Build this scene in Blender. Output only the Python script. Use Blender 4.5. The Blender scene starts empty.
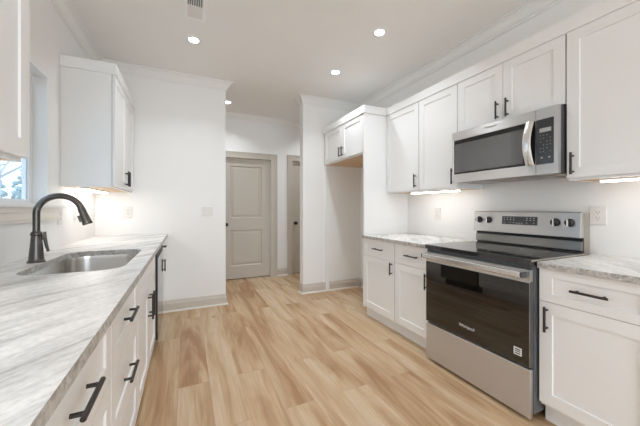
import bpy, bmesh, math, random
from mathutils import Vector, Matrix

random.seed(7)
scn = bpy.context.scene
COL = scn.collection

# ------------------------------------------------------------------ camera, sky, exposure
H = 1.142
cam_d = bpy.data.cameras.new('camera')
cam = bpy.data.objects.new('camera', cam_d)
COL.objects.link(cam)
cam.location = (0, 0, H)
cam.rotation_euler = (math.radians(90), 0, math.radians(-24.8))
cam_d.sensor_fit = 'HORIZONTAL'
cam_d.sensor_width = 36
cam_d.lens = 289.9 / 640 * 36
cam_d.shift_x = 0
cam_d.shift_y = -4.8 / 640
cam_d.clip_start = 0.02
cam_d.clip_end = 200
scn.camera = cam

world = bpy.data.worlds.new('sky')
scn.world = world
world.use_nodes = True
wn = world.node_tree.nodes
wn['Background'].inputs[0].default_value = (0.66, 0.83, 1.0, 1)
wn['Background'].inputs[1].default_value = 2.3

scn.view_settings.view_transform = 'Standard'
scn.view_settings.look = 'None'
scn.view_settings.gamma = 1
scn.view_settings.use_curve_mapping = False
scn.view_settings.exposure = -0.07
scn.cycles.diffuse_bounces = 10
scn.cycles.max_bounces = 16

LAMP = 25.0           # glow of the recessed lamp lenses
LAMP_W = 5.0          # light each one throws down through its baffle
LAMP_COL = (0.88, 0.945, 1.0)
STRIP = 15.0          # emission of the bars under the wall cabinets
STRIP_COL = (1.0, 0.985, 0.96)

# cool lamp added inside the rear doors to brighten the room from behind
fill_d = bpy.data.lights.new('rear_fill', 'AREA')
fill_d.shape = 'RECTANGLE'; fill_d.size = 2.2; fill_d.size_y = 2.0
fill_d.energy = 68; fill_d.color = (0.82, 0.91, 1.0)
fill_o = bpy.data.objects.new('rear_fill', fill_d)
COL.objects.link(fill_o)
fill_o.location = (0.75, -3.52, 1.1)
fill_o.rotation_euler = (math.radians(90), 0, 0)

# ------------------------------------------------------------------ dimensions (metres)
XL, XR = -0.833, 2.31         # side walls
YB, YH = 3.605, 4.74          # far kitchen wall, hall wall
YR = -3.6                     # rear wall
ZC = 2.627                    # ceiling
BX0, BX1 = 0.428, 1.416       # opening to the hall
WT = 0.115                    # far wall thickness
ZT = 0.859                    # worktop height
TH = 0.031                    # worktop thickness
UB, UD, UT = 1.303, 2.156, 2.236   # wall cabinets: bottom, door top, trim top

# ------------------------------------------------------------------ materials
def nm(name):
    m = bpy.data.materials.new(name)
    m.use_nodes = True
    n = m.node_tree.nodes
    return m, n, m.node_tree.links, n['Principled BSDF']

def paint(name, col, rough=0.5, bump=0.0, scale=120, metal=0.0, var=0.02, spec=0.5):
    m, n, l, b = nm(name)
    tc = n.new('ShaderNodeTexCoord')
    ns = n.new('ShaderNodeTexNoise'); ns.inputs['Scale'].default_value = 3.0
    ns.inputs['Detail'].default_value = 3
    l.new(tc.outputs['Object'], ns.inputs['Vector'])
    mp = n.new('ShaderNodeMix'); mp.data_type = 'RGBA'
    mp.inputs[6].default_value = tuple(c * (1 - var) for c in col) + (1,)
    mp.inputs[7].default_value = tuple(min(1, c * (1 + var)) for c in col) + (1,)
    l.new(ns.outputs['Fac'], mp.inputs[0])
    l.new(mp.outputs[2], b.inputs['Base Color'])
    b.inputs['Roughness'].default_value = rough
    b.inputs['Metallic'].default_value = metal
    b.inputs['Specular IOR Level'].default_value = spec
    if bump:
        n2 = n.new('ShaderNodeTexNoise'); n2.inputs['Scale'].default_value = scale
        l.new(tc.outputs['Object'], n2.inputs['Vector'])
        bp = n.new('ShaderNodeBump'); bp.inputs['Strength'].default_value = bump
        bp.inputs['Distance'].default_value = 0.002
        l.new(n2.outputs['Fac'], bp.inputs['Height'])
        l.new(bp.outputs['Normal'], b.inputs['Normal'])
    return m

def emit(name, col, strength):
    m, n, l, b = nm(name)
    b.inputs['Base Color'].default_value = (0.8, 0.8, 0.8, 1)
    b.inputs['Emission Color'].default_value = col + (1,)
    b.inputs['Emission Strength'].default_value = strength
    return m

def steel(name, axis, col=(0.68, 0.67, 0.66), rough=0.38, aniso=0.85):
    """brushed metal: fine streaks running along one axis"""
    m, n, l, b = nm(name)
    tc = n.new('ShaderNodeTexCoord')
    mp = n.new('ShaderNodeMapping')
    s = [900.0, 900.0, 900.0]; s[axis] = 4.0
    mp.inputs['Scale'].default_value = s
    l.new(tc.outputs['Object'], mp.inputs['Vector'])
    ns = n.new('ShaderNodeTexNoise'); ns.inputs['Scale'].default_value = 1.0
    ns.inputs['Detail'].default_value = 2
    l.new(mp.outputs['Vector'], ns.inputs['Vector'])
    rr = n.new('ShaderNodeMapRange')
    rr.inputs['To Min'].default_value = rough - 0.06
    rr.inputs['To Max'].default_value = rough + 0.08
    l.new(ns.outputs['Fac'], rr.inputs['Value'])
    l.new(rr.outputs['Result'], b.inputs['Roughness'])
    tg = n.new('ShaderNodeTangent'); tg.direction_type = 'RADIAL'; tg.axis = 'Z'
    l.new(tg.outputs['Tangent'], b.inputs['Tangent'])
    b.inputs['Anisotropic'].default_value = aniso
    b.inputs['Anisotropic Rotation'].default_value = 0.25
    b.inputs['Base Color'].default_value = col + (1,)
    b.inputs['Metallic'].default_value = 1.0
    return m

def floor_mat():
    m, n, l, b = nm('oak_planks')
    tc = n.new('ShaderNodeTexCoord')
    mp = n.new('ShaderNodeMapping')
    mp.inputs['Rotation'].default_value = (0, 0, math.radians(90))
    mp.inputs['Location'].default_value = (0.33, 0.045, 0)
    l.new(tc.outputs['Object'], mp.inputs['Vector'])
    br = n.new('ShaderNodeTexBrick')
    br.offset = 0.37; br.offset_frequency = 2; br.squash = 1
    br.inputs['Scale'].default_value = 1.0
    br.inputs['Brick Width'].default_value = 1.25
    br.inputs['Row Height'].default_value = 0.185
    br.inputs['Mortar Size'].default_value = 0.0011
    br.inputs['Mortar Smooth'].default_value = 0.3
    br.inputs['Color1'].default_value = (0, 0, 0, 1)
    br.inputs['Color2'].default_value = (1, 1, 1, 1)
    br.inputs['Mortar'].default_value = (0.5, 0.5, 0.5, 1)
    l.new(mp.outputs['Vector'], br.inputs['Vector'])
    # per plank shift of the grain
    sep = n.new('ShaderNodeSeparateColor'); l.new(br.outputs['Color'], sep.inputs['Color'])
    mul = n.new('ShaderNodeMath'); mul.operation = 'MULTIPLY'; mul.inputs[1].default_value = 37.0
    l.new(sep.outputs['Red'], mul.inputs[0])
    cmb = n.new('ShaderNodeCombineXYZ'); l.new(mul.outputs[0], cmb.inputs['X']); l.new(mul.outputs[0], cmb.inputs['Z'])
    add = n.new('ShaderNodeVectorMath'); add.operation = 'ADD'
    l.new(tc.outputs['Object'], add.inputs[0]); l.new(cmb.outputs['Vector'], add.inputs[1])
    def grain(sx, sy, det, dist, rough=0.6):
        g = n.new('ShaderNodeMapping'); g.inputs['Scale'].default_value = (sx, sy, 1)
        l.new(add.outputs['Vector'], g.inputs['Vector'])
        t = n.new('ShaderNodeTexNoise'); t.inputs['Scale'].default_value = 1
        t.inputs['Detail'].default_value = det; t.inputs['Distortion'].default_value = dist
        t.inputs['Roughness'].default_value = rough
        l.new(g.outputs['Vector'], t.inputs['Vector'])
        return t
    broad = grain(5.5, 0.65, 3, 1.2)
    fine = grain(90, 2.5, 4, 0.4)
    mid = grain(18, 1.3, 5, 2.0)
    ramp = n.new('ShaderNodeValToRGB')
    e = ramp.color_ramp.elements
    e[0].position = 0.36; e[0].color = (0.37, 0.205, 0.10, 1)
    e[1].position = 0.60; e[1].color = (0.60, 0.455, 0.31, 1)
    k = ramp.color_ramp.elements.new(0.50); k.color = (0.53, 0.365, 0.215, 1)
    # value = .35*plank + .4*broad + .25*mid
    def madd(a, f, c=None):
        x = n.new('ShaderNodeMath'); x.operation = 'MULTIPLY_ADD'
        l.new(a, x.inputs[0]); x.inputs[1].default_value = f
        if c is None: x.inputs[2].default_value = 0
        else: l.new(c, x.inputs[2])
        return x.outputs[0]
    v = madd(sep.outputs['Red'], 0.10)
    v = madd(broad.outputs['Fac'], 0.66, v)
    v = madd(mid.outputs['Fac'], 0.22, v)
    l.new(v, ramp.inputs['Fac'])
    fr = n.new('ShaderNodeMapRange')
    fr.inputs['From Min'].default_value = 0.3; fr.inputs['From Max'].default_value = 0.7
    fr.inputs['To Min'].default_value = 0.90; fr.inputs['To Max'].default_value = 1.06
    l.new(fine.outputs['Fac'], fr.inputs['Value'])
    mm = n.new('ShaderNodeMix'); mm.data_type = 'RGBA'; mm.blend_type = 'MULTIPLY'; mm.inputs[0].default_value = 1
    l.new(ramp.outputs['Color'], mm.inputs[6]); l.new(fr.outputs['Result'], mm.inputs[7])
    # knots
    vo = n.new('ShaderNodeTexVoronoi'); vo.inputs['Scale'].default_value = 1.0
    vm = n.new('ShaderNodeMapping'); vm.inputs['Scale'].default_value = (3.4, 1.7, 1)
    l.new(add.outputs['Vector'], vm.inputs['Vector']); l.new(vm.outputs['Vector'], vo.inputs['Vector'])
    kr = n.new('ShaderNodeMapRange')
    kr.inputs['From Min'].default_value = 0.0; kr.inputs['From Max'].default_value = 0.085
    kr.inputs['To Min'].default_value = 0.75; kr.inputs['To Max'].default_value = 0.0
    l.new(vo.outputs['Distance'], kr.inputs['Value'])
    km = n.new('ShaderNodeMix'); km.data_type = 'RGBA'
    km.inputs[7].default_value = (0.26, 0.14, 0.07, 1)
    l.new(kr.outputs['Result'], km.inputs[0]); l.new(mm.outputs[2], km.inputs[6])
    # seams
    sm = n.new('ShaderNodeMix'); sm.data_type = 'RGBA'
    sm.inputs[7].default_value = (0.30, 0.185, 0.105, 1)
    sf = n.new('ShaderNodeMath'); sf.operation = 'MULTIPLY'; sf.inputs[1].default_value = 0.45
    l.new(br.outputs['Fac'], sf.inputs[0])
    l.new(sf.outputs[0], sm.inputs[0]); l.new(km.outputs[2], sm.inputs[6])
    l.new(sm.outputs[2], b.inputs['Base Color'])
    b.inputs['Roughness'].default_value = 0.42
    b.inputs['Specular IOR Level'].default_value = 0.4
    return m

def stone_mat():
    m, n, l, b = nm('pale_quartzite')
    tc = n.new('ShaderNodeTexCoord')
    ro = n.new('ShaderNodeMapping'); ro.inputs['Rotation'].default_value = (0, 0, math.radians(-47))
    l.new(tc.outputs['Object'], ro.inputs['Vector'])
    def tex(sx, sy, sz, det, dist, rough=0.55):
        g = n.new('ShaderNodeMapping'); g.inputs['Scale'].default_value = (sx, sy, sz)
        l.new(ro.outputs['Vector'], g.inputs['Vector'])
        t = n.new('ShaderNodeTexNoise'); t.inputs['Scale'].default_value = 1
        t.inputs['Detail'].default_value = det; t.inputs['Distortion'].default_value = dist
        t.inputs['Roughness'].default_value = rough
        l.new(g.outputs['Vector'], t.inputs['Vector'])
        return t
    a = tex(1.3, 7.0, 7.0, 5, 0.8)
    c = tex(4.0, 22.0, 22.0, 5, 1.3, 0.65)
    s = tex(60, 90, 90, 3, 0.0)
    rp = n.new('ShaderNodeValToRGB'); e = rp.color_ramp.elements
    e[0].position = 0.39; e[0].color = (0.43, 0.42, 0.41, 1)
    e[1].position = 0.57; e[1].color = (0.80, 0.795, 0.78, 1)
    k = e.new(0.48); k.color = (0.66, 0.655, 0.645, 1)
    mx = n.new('ShaderNodeMath'); mx.operation = 'MULTIPLY_ADD'; mx.inputs[1].default_value = 0.62
    l.new(a.outputs['Fac'], mx.inputs[0])
    m2 = n.new('ShaderNodeMath'); m2.operation = 'MULTIPLY'; m2.inputs[1].default_value = 0.38
    l.new(c.outputs['Fac'], m2.inputs[0]); l.new(m2.outputs[0], mx.inputs[2])
    l.new(mx.outputs[0], rp.inputs['Fac'])
    sr = n.new('ShaderNodeMapRange')
    sr.inputs['From Min'].default_value = 0.3; sr.inputs['From Max'].default_value = 0.7
    sr.inputs['To Min'].default_value = 0.86; sr.inputs['To Max'].default_value = 1.08
    l.new(s.outputs['Fac'], sr.inputs['Value'])
    mm = n.new('ShaderNodeMix'); mm.data_type = 'RGBA'; mm.blend_type = 'MULTIPLY'; mm.inputs[0].default_value = 1
    l.new(rp.outputs['Color'], mm.inputs[6]); l.new(sr.outputs['Result'], mm.inputs[7])
    l.new(mm.outputs[2], b.inputs['Base Color'])
    b.inputs['Roughness'].default_value = 0.34
    b.inputs['Specular IOR Level'].default_value = 0.25
    return m

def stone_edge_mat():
    """edge of the same slab: mottled stone, with shade put in as darker grey"""
    m, n, l, b = nm('shaded_stone_edge')
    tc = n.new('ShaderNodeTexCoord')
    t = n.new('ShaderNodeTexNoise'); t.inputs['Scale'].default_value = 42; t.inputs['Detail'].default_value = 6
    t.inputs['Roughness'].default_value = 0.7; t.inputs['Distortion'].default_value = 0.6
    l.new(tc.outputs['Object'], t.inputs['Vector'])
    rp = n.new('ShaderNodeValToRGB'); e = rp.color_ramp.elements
    e[0].position = 0.36; e[0].color = (0.26, 0.245, 0.23, 1)  # darker than the slab top, standing in for shade on vertical faces
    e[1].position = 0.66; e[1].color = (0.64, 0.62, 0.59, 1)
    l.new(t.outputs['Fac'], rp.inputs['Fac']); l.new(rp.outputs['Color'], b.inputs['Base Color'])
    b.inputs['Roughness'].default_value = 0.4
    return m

def wood_mat(name, col):
    m, n, l, b = nm(name)
    tc = n.new('ShaderNodeTexCoord')
    g = n.new('ShaderNodeMapping'); g.inputs['Scale'].default_value = (40, 2.0, 40)
    l.new(tc.outputs['Object'], g.inputs['Vector'])
    t = n.new('ShaderNodeTexNoise'); t.inputs['Scale'].default_value = 1; t.inputs['Detail'].default_value = 4
    l.new(g.outputs['Vector'], t.inputs['Vector'])
    mx = n.new('ShaderNodeMix'); mx.data_type = 'RGBA'
    mx.inputs[6].default_value = tuple(c * 0.85 for c in col) + (1,)
    mx.inputs[7].default_value = tuple(min(1, c * 1.12) for c in col) + (1,)
    l.new(t.outputs['Fac'], mx.inputs[0]); l.new(mx.outputs[2], b.inputs['Base Color'])
    b.inputs['Roughness'].default_value = 0.6
    return m

def glass_mat():
    m, n, l, b = nm('clear_glass')
    b.inputs['Base Color'].default_value = (0.93, 0.97, 0.98, 1)
    b.inputs['Transmission Weight'].default_value = 1.0
    b.inputs['Roughness'].default_value = 0.0
    b.inputs['IOR'].default_value = 1.08
    return m

M = {}
M['wall'] = paint('white_wall_paint', (0.84, 0.835, 0.825), 0.6, 0.06, 160)
M['ceiling'] = paint('ceiling_paint', (0.84, 0.825, 0.805), 0.75, 0.05, 160)
M['crown'] = paint('crown_paint', (0.82, 0.81, 0.79), 0.5)
M['greige'] = paint('greige_trim_paint', (0.54, 0.49, 0.425), 0.42)
M['base'] = paint('baseboard_paint', (0.585, 0.535, 0.47), 0.42)
M['shoe'] = paint('lit_shoe_and_apron_paint', (0.76, 0.72, 0.65), 0.45)  # the apron's own cream; on the shoe it stands in for top light
M['cab'] = paint('cabinet_paint', (0.83, 0.83, 0.825), 0.33, var=0.006)
M['tan'] = wood_mat('raw_maple_ply', (0.66, 0.47, 0.29))
M['stone'] = stone_mat()
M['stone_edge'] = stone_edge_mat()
M['floor'] = floor_mat()
M['bronze'] = paint('dark_bronze', (0.045, 0.040, 0.037), 0.38, metal=0.55)
M['faucet'] = paint('brushed_dark_bronze', (0.12, 0.110, 0.103), 0.27, metal=0.88)
M['black'] = paint('matt_black', (0.015, 0.015, 0.016), 0.5)
M['gap'] = paint('dark_grey_side', (0.07, 0.07, 0.075), 0.45)
M['side'] = paint('dark_steel_side', (0.16, 0.16, 0.17), 0.4, metal=0.5)
M['galv'] = paint('galvanised_sheet', (0.42, 0.38, 0.33), 0.45, metal=0.6)
M['steel_y'] = steel('brushed_steel_along_counter', 1)
M['steel_dark'] = steel('brushed_dark_steel', 1, (0.30, 0.295, 0.285), 0.3)
M['steel_z'] = steel('brushed_steel_upright', 2, (0.66, 0.645, 0.62), 0.3)
M['steel_sink'] = steel('brushed_steel_sink', 1, (0.66, 0.64, 0.61), 0.24, 0.0)
M['steel_bright'] = steel('polished_steel', 1, (0.84, 0.83, 0.82), 0.24, 0.0)
M['oven_glass'] = paint('black_oven_glass', (0.008, 0.007, 0.006), 0.02, spec=0.85, var=0.0)
M['oven_glass'].node_tree.nodes['Principled BSDF'].inputs['IOR'].default_value = 1.52
M['dw_front'] = paint('black_steel_front', (0.04, 0.04, 0.042), 0.09, spec=1.0, var=0.0)
M['dw_front'].node_tree.nodes['Principled BSDF'].inputs['IOR'].default_value = 1.8
M['hob'] = paint('black_ceramic_glass', (0.02, 0.02, 0.021), 0.06, spec=0.9, var=0.0)
M['hob_mark'] = paint('grey_printed_ring', (0.16, 0.16, 0.165), 0.3)
M['mw_glass'] = paint('smoked_glass', (0.08, 0.08, 0.08), 0.06, spec=1.0, var=0.0)
M['mw_glass'].node_tree.nodes['Principled BSDF'].inputs['IOR'].default_value = 1.7
M['black_gloss'] = paint('black_glass_border', (0.012, 0.012, 0.012), 0.15)
M['panel'] = paint('dark_control_panel', (0.045, 0.047, 0.052), 0.16)
M['print'] = paint('white_print', (0.42, 0.44, 0.46), 0.5)
M['lcd'] = paint('pale_display', (0.45, 0.46, 0.45), 0.3)
M['plate'] = paint('outlet_plastic', (0.74, 0.72, 0.69), 0.35)
M['slot'] = paint('slot_dark', (0.28, 0.27, 0.26), 0.5)
M['sticker'] = paint('white_sticker', (0.8, 0.8, 0.8), 0.5)
M['lamp'] = emit('lamp_lens', LAMP_COL, LAMP)
M['strip'] = emit('light_bar_lens', STRIP_COL, STRIP)
M['lamp_trim'] = paint('lamp_trim_white', (0.85, 0.85, 0.84), 0.4)
M['vinyl'] = paint('white_vinyl', (0.80, 0.81, 0.82), 0.35)
M['glass'] = glass_mat()
M['vent_dark'] = paint('vent_inside', (0.20, 0.20, 0.20), 0.7)
M['ground'] = paint('pale_yard', (0.42, 0.41, 0.39), 0.9, var=0.25)
M['bark'] = paint('tree_bark', (0.55, 0.54, 0.53), 0.9, var=0.25)
M['bush_leaf'] = paint('bush_leaves', (0.58, 0.65, 0.66), 0.8, var=0.3)
M['leaf'] = paint('tree_leaves', (0.66, 0.71, 0.70), 0.8, var=0.25)

# ------------------------------------------------------------------ mesh helpers
ORG = {}

def finish(o, smooth=None):
    if smooth is not None:
        for p in o.data.polygons:
            p.use_smooth = True
        try:
            o.data.set_sharp_from_angle(angle=math.radians(smooth))
        except Exception:
            pass
    return o

def part(name, bm, mat, parent=None, loc=None, smooth=None, bevel=0):
    """links a bmesh drawn in world coordinates as one mesh object"""
    bmesh.ops.remove_doubles(bm, verts=bm.verts, dist=1e-6)
    bmesh.ops.recalc_face_normals(bm, faces=bm.faces)
    if parent is not None:
        org = ORG[parent]
    elif loc is not None:
        org = Vector(loc)
    else:
        xs = [v.co for v in bm.verts]
        org = Vector(((min(c.x for c in xs) + max(c.x for c in xs)) / 2,
                      (min(c.y for c in xs) + max(c.y for c in xs)) / 2,
                      min(c.z for c in xs)))
    for v in bm.verts:
        v.co -= org
    me = bpy.data.meshes.new(name)
    bm.to_mesh(me); bm.free()
    o = bpy.data.objects.new(name, me)
    COL.objects.link(o)
    me.materials.append(M[mat] if isinstance(mat, str) else mat)
    if parent is not None:
        o.parent = parent
    else:
        o.location = org
    ORG[o] = org
    if bevel:
        md = o.modifiers.new('bevel', 'BEVEL'); md.width = bevel; md.segments = 2
        md.limit_method = 'ANGLE'; md.angle_limit = math.radians(50)
    return finish(o, smooth)

def thing(name, label, cat, loc, group=None):
    o = bpy.data.objects.new(name, None)
    COL.objects.link(o)
    o.empty_display_size = 0.05
    o.location = loc
    ORG[o] = Vector(loc)
    return tag(o, label, cat, group)

def tag(o, label, cat, group=None):
    o['label'] = label; o['category'] = cat
    if group: o['group'] = group
    return o

def struct(o, label=None):
    o['kind'] = 'structure'
    if label: o['label'] = label
    return o

def new(): return bmesh.new()

def box(bm, x0, x1, y0, y1, z0, z1):
    v = [bm.verts.new((x, y, z)) for x in (x0, x1) for y in (y0, y1) for z in (z0, z1)]
    for f in ((0, 1, 3, 2), (4, 6, 7, 5), (0, 4, 5, 1), (2, 3, 7, 6), (0, 2, 6, 4), (1, 5, 7, 3)):
        bm.faces.new([v[i] for i in f])
    return bm

def bx(*a): return box(new(), *a)

def tube(bm, pts, r, n=14, cap=True):
    """round tube along points; r a number or one per point"""
    pts = [Vector(p) for p in pts]
    rs = r if isinstance(r, (list, tuple)) else [r] * len(pts)
    rings = []
    t0 = (pts[1] - pts[0]).normalized()
    ref = Vector((0, 0, 1)) if abs(t0.z) < 0.9 else Vector((1, 0, 0))
    u = t0.cross(ref).normalized()
    for i, p in enumerate(pts):
        t = (pts[min(i + 1, len(pts) - 1)] - pts[max(i - 1, 0)]).normalized()
        u = (u - t * u.dot(t)).normalized()
        w = t.cross(u)
        rings.append([bm.verts.new(p + (u * math.cos(2 * math.pi * k / n) + w * math.sin(2 * math.pi * k / n)) * rs[i]) for k in range(n)])
    for a, b in zip(rings, rings[1:]):
        for k in range(n):
            bm.faces.new((a[k], a[(k + 1) % n], b[(k + 1) % n], b[k]))
    if cap:
        bm.faces.new(rings[0][::-1]); bm.faces.new(rings[-1])
    return bm

def panel(bm, P, a0, a1, b0, b1, t, holes, d, bev, raise_=None):
    """a slab a0..a1 x b0..b1, thickness t behind the face, with recessed panels.
    P(a, b, depth) -> world point, depth measured from the face into the slab."""
    A = sorted({a0, a1} | {h[0] for h in holes} | {h[1] for h in holes})
    B = sorted({b0, b1} | {h[2] for h in holes} | {h[3] for h in holes})
    V = lambda a, b, c: bm.verts.new(P(a, b, c))
    for i in range(len(A) - 1):
        for j in range(len(B) - 1):
            ca, cb = (A[i] + A[i + 1]) / 2, (B[j] + B[j + 1]) / 2
            if any(h[0] < ca < h[1] and h[2] < cb < h[3] for h in holes):
                continue
            bm.faces.new([V(A[i], B[j], 0), V(A[i + 1], B[j], 0), V(A[i + 1], B[j + 1], 0), V(A[i], B[j + 1], 0)])
    def ring(r0, d0, r1, d1):
        c0 = [(r0[0], r0[2]), (r0[1], r0[2]), (r0[1], r0[3]), (r0[0], r0[3])]
        c1 = [(r1[0], r1[2]), (r1[1], r1[2]), (r1[1], r1[3]), (r1[0], r1[3])]
        for k in range(4):
            q = (k + 1) % 4
            bm.faces.new([V(*c0[k], d0), V(*c0[q], d0), V(*c1[q], d1), V(*c1[k], d1)])
    for h in holes:
        ins = lambda r, s: (r[0] + s, r[1] - s, r[2] + s, r[3] - s)
        r1 = ins(h, bev); ring(h, 0, r1, d); last, dl = r1, d
        if raise_:
            r2 = ins(r1, raise_[0]); ring(r1, d, r2, d)
            r3 = ins(r2, raise_[1]); ring(r2, d, r3, raise_[2]); last, dl = r3, raise_[2]
        bm.faces.new([V(last[0], last[2], dl), V(last[1], last[2], dl), V(last[1], last[3], dl), V(last[0], last[3], dl)])
    for i in range(len(A) - 1):
        for b in (b0, b1):
            bm.faces.new([V(A[i], b, 0), V(A[i + 1], b, 0), V(A[i + 1], b, t), V(A[i], b, t)])
    for j in range(len(B) - 1):
        for a in (a0, a1):
            bm.faces.new([V(a, B[j], 0), V(a, B[j + 1], 0), V(a, B[j + 1], t), V(a, B[j], t)])
    for i in range(len(A) - 1):
        for j in range(len(B) - 1):
            bm.faces.new([V(A[i], B[j], t), V(A[i + 1], B[j], t), V(A[i + 1], B[j + 1], t), V(A[i], B[j + 1], t)])
    return bm

def sweep(path, prof, closed=False):
    """profile (offset to the left of travel, z) swept along a floor-plan path, mitred"""
    bm = new()
    P = [Vector((p[0], p[1])) for p in path]
    rings = []
    for i, p in enumerate(P):
        d0 = (P[i] - P[i - 1]).normalized() if i else (P[1] - P[0]).normalized()
        d1 = (P[i + 1] - P[i]).normalized() if i < len(P) - 1 else d0
        n0 = Vector((-d0.y, d0.x)); n1 = Vector((-d1.y, d1.x))
        m = (n0 + n1); m = m / m.dot(n0) if m.length > 1e-6 else n0
        rings.append([bm.verts.new((p.x + m.x * o, p.y + m.y * o, z)) for o, z in prof])
    n = len(prof)
    for a, b in zip(rings, rings[1:]):
        for k in range(n):
            bm.faces.new((a[k], a[(k + 1) % n], b[(k + 1) % n], b[k]))
    bm.faces.new(rings[0][::-1]); bm.faces.new(rings[-1])
    return bm

def rrect(x0, x1, y0, y1, r, n=8):
    pts = []
    for cx, cy, a in ((x1 - r, y1 - r, 0), (x0 + r, y1 - r, 90), (x0 + r, y0 + r, 180), (x1 - r, y0 + r, 270)):
        for k in range(n + 1):
            t = math.radians(a + 90 * k / n)
            pts.append((cx + r * math.cos(t), cy + r * math.sin(t)))
    return pts

def lathe(bm, c, prof, axis='z', n=24):
    """profile of (radius, height) turned about an axis through c"""
    c = Vector(c)
    rings = []
    for r, h in prof:
        ring = []
        for k in range(n):
            t = 2 * math.pi * k / n
            a, b = r * math.cos(t), r * math.sin(t)
            off = {'z': (a, b, h), 'x': (h, a, b), 'y': (a, h, b)}[axis]
            ring.append(bm.verts.new(c + Vector(off)))
        rings.append(ring)
    for p, q in zip(rings, rings[1:]):
        for k in range(n):
            bm.faces.new((p[k], p[(k + 1) % n], q[(k + 1) % n], q[k]))
    bm.faces.new(rings[0][::-1]); bm.faces.new(rings[-1])
    return bm

def text_bm(s, size, place):
    """letters as thin solid mesh; place = 4x4 matrix"""
    cu = bpy.data.curves.new('lettering', 'FONT'); cu.body = s; cu.size = size
    cu.align_x = 'CENTER'; cu.align_y = 'CENTER'; cu.extrude = 0.0004
    o = bpy.data.objects.new('lettering', cu); COL.objects.link(o)
    dg = bpy.context.evaluated_depsgraph_get()
    me = bpy.data.meshes.new_from_object(o.evaluated_get(dg))
    bm = new(); bm.from_mesh(me); bm.transform(place)
    bpy.data.objects.remove(o); bpy.data.curves.remove(cu); bpy.data.meshes.remove(me)
    return bm

# ------------------------------------------------------------------ room shell
struct(part('floor', bx(XL - 0.13, 2.9, YR - 0.13, YH + 0.2, -0.08, 0.0), 'floor', loc=(0, 0, 0)))
struct(part('ceiling', bx(XL - 0.13, 2.9, YR - 0.13, YH + 0.2, ZC, ZC + 0.1), 'ceiling', loc=(0, 0, ZC)))
WY0, WY1, WZ0, WZ1 = 1.50, 2.50, 1.150, 2.005           # window opening
b = new()
box(b, XL - 0.13, XL, YR, WY0, 0, ZC); box(b, XL - 0.13, XL, WY1, YB + WT, 0, ZC)
box(b, XL - 0.13, XL, WY0, WY1, 0, WZ0); box(b, XL - 0.13, XL, WY0, WY1, WZ1, ZC)
struct(part('wall_left', b, 'wall', loc=(XL, 0, 0)))
struct(part('wall_right', bx(XR, XR + 0.12, YR, YB + WT, 0, ZC), 'wall', loc=(XR, 0, 0)))
b = box(new(), XL, BX0, YB, YB + WT, 0, ZC); box(b, BX1, XR, YB, YB + WT, 0, ZC)
struct(part('wall_back', b, 'wall', loc=(0, YB, 0)))
b = box(new(), XL - 0.13, -0.40, YR - 0.12, YR, 0, ZC); box(b, 1.90, XR + 0.12, YR - 0.12, YR, 0, ZC); box(b, -0.40, 1.90, YR - 0.12, YR, 2.15, ZC)
struct(part('wall_rear', b, 'wall', loc=(0, YR, 0)))
b = new()
for x0_, x1_, z0_, z1_ in ((-0.399, -0.33, 0.001, 2.149), (1.83, 1.899, 0.001, 2.149), (0.70, 0.80, 0.08, 2.08), (-0.33, 1.83, 0.001, 0.08), (-0.33, 1.83, 2.08, 2.149)):
    box(b, x0_, x1_, YR - 0.09, YR - 0.03, z0_, z1_)
pd = struct(part('door_3', b, 'vinyl'))  # unseen glazed doors, made up to go with the added rear lamp
for x0_, x1_ in ((-0.33, 0.70), (0.80, 1.83)):
    part('pane', bx(x0_, x1_, YR - 0.063, YR - 0.057, 0.08, 2.08), 'glass', parent=pd)
# hall behind the opening
D1 = (0.50, 1.285, 1.945); D2 = (1.665, 2.40, 1.960)     # door openings x0, x1, top
b = new()
HX0, HX1 = -0.70, 2.75
for x0, x1 in ((HX0, D1[0]), (D1[1], D2[0]), (D2[1], HX1)):
    box(b, x0, x1, YH, YH + 0.12, 0, ZC)
box(b, D1[0], D1[1], YH, YH + 0.12, D1[2], ZC); box(b, D2[0], D2[1], YH, YH + 0.12, D2[2], ZC)
struct(part('wall_hall_back', b, 'wall', loc=(0, YH, 0)))
struct(part('wall_hall_left', bx(HX0 - 0.12, HX0, YB + WT, YH + 0.12, 0, ZC), 'wall'))
struct(part('wall_hall_right', bx(HX1, HX1 + 0.12, YB + WT, YH + 0.12, 0, ZC), 'wall'))
struct(part('wall_hall_front', bx(XR + 0.12, HX1, YB, YB + WT, 0, ZC), 'wall'))

# crown moulding
CP = [(0, ZC - 0.088), (0.011, ZC - 0.088), (0.012, ZC - 0.072), (0.020, ZC - 0.069), (0.022, ZC - 0.060), (0.034, ZC - 0.046),
      (0.046, ZC - 0.026), (0.058, ZC - 0.021), (0.060, ZC - 0.010), (0.079, ZC - 0.009), (0.080, ZC), (0, ZC)]
crn = lambda path: sweep(path, CP)
G = 0.0
struct(part('trim_1', crn([(BX0 - 0.0, YB + WT), (BX0, YB), (XL, YB), (XL, YR)]), 'crown', loc=(0, YB, ZC)))
struct(part('trim_2', crn([(XR, YR), (XR, YB), (BX1, YB), (BX1, YB + WT)]), 'crown', loc=(0, YB, ZC)))
struct(part('trim_3', crn([(HX1, YH), (HX0, YH)]), 'crown', loc=(0, YH, ZC)))

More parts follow.
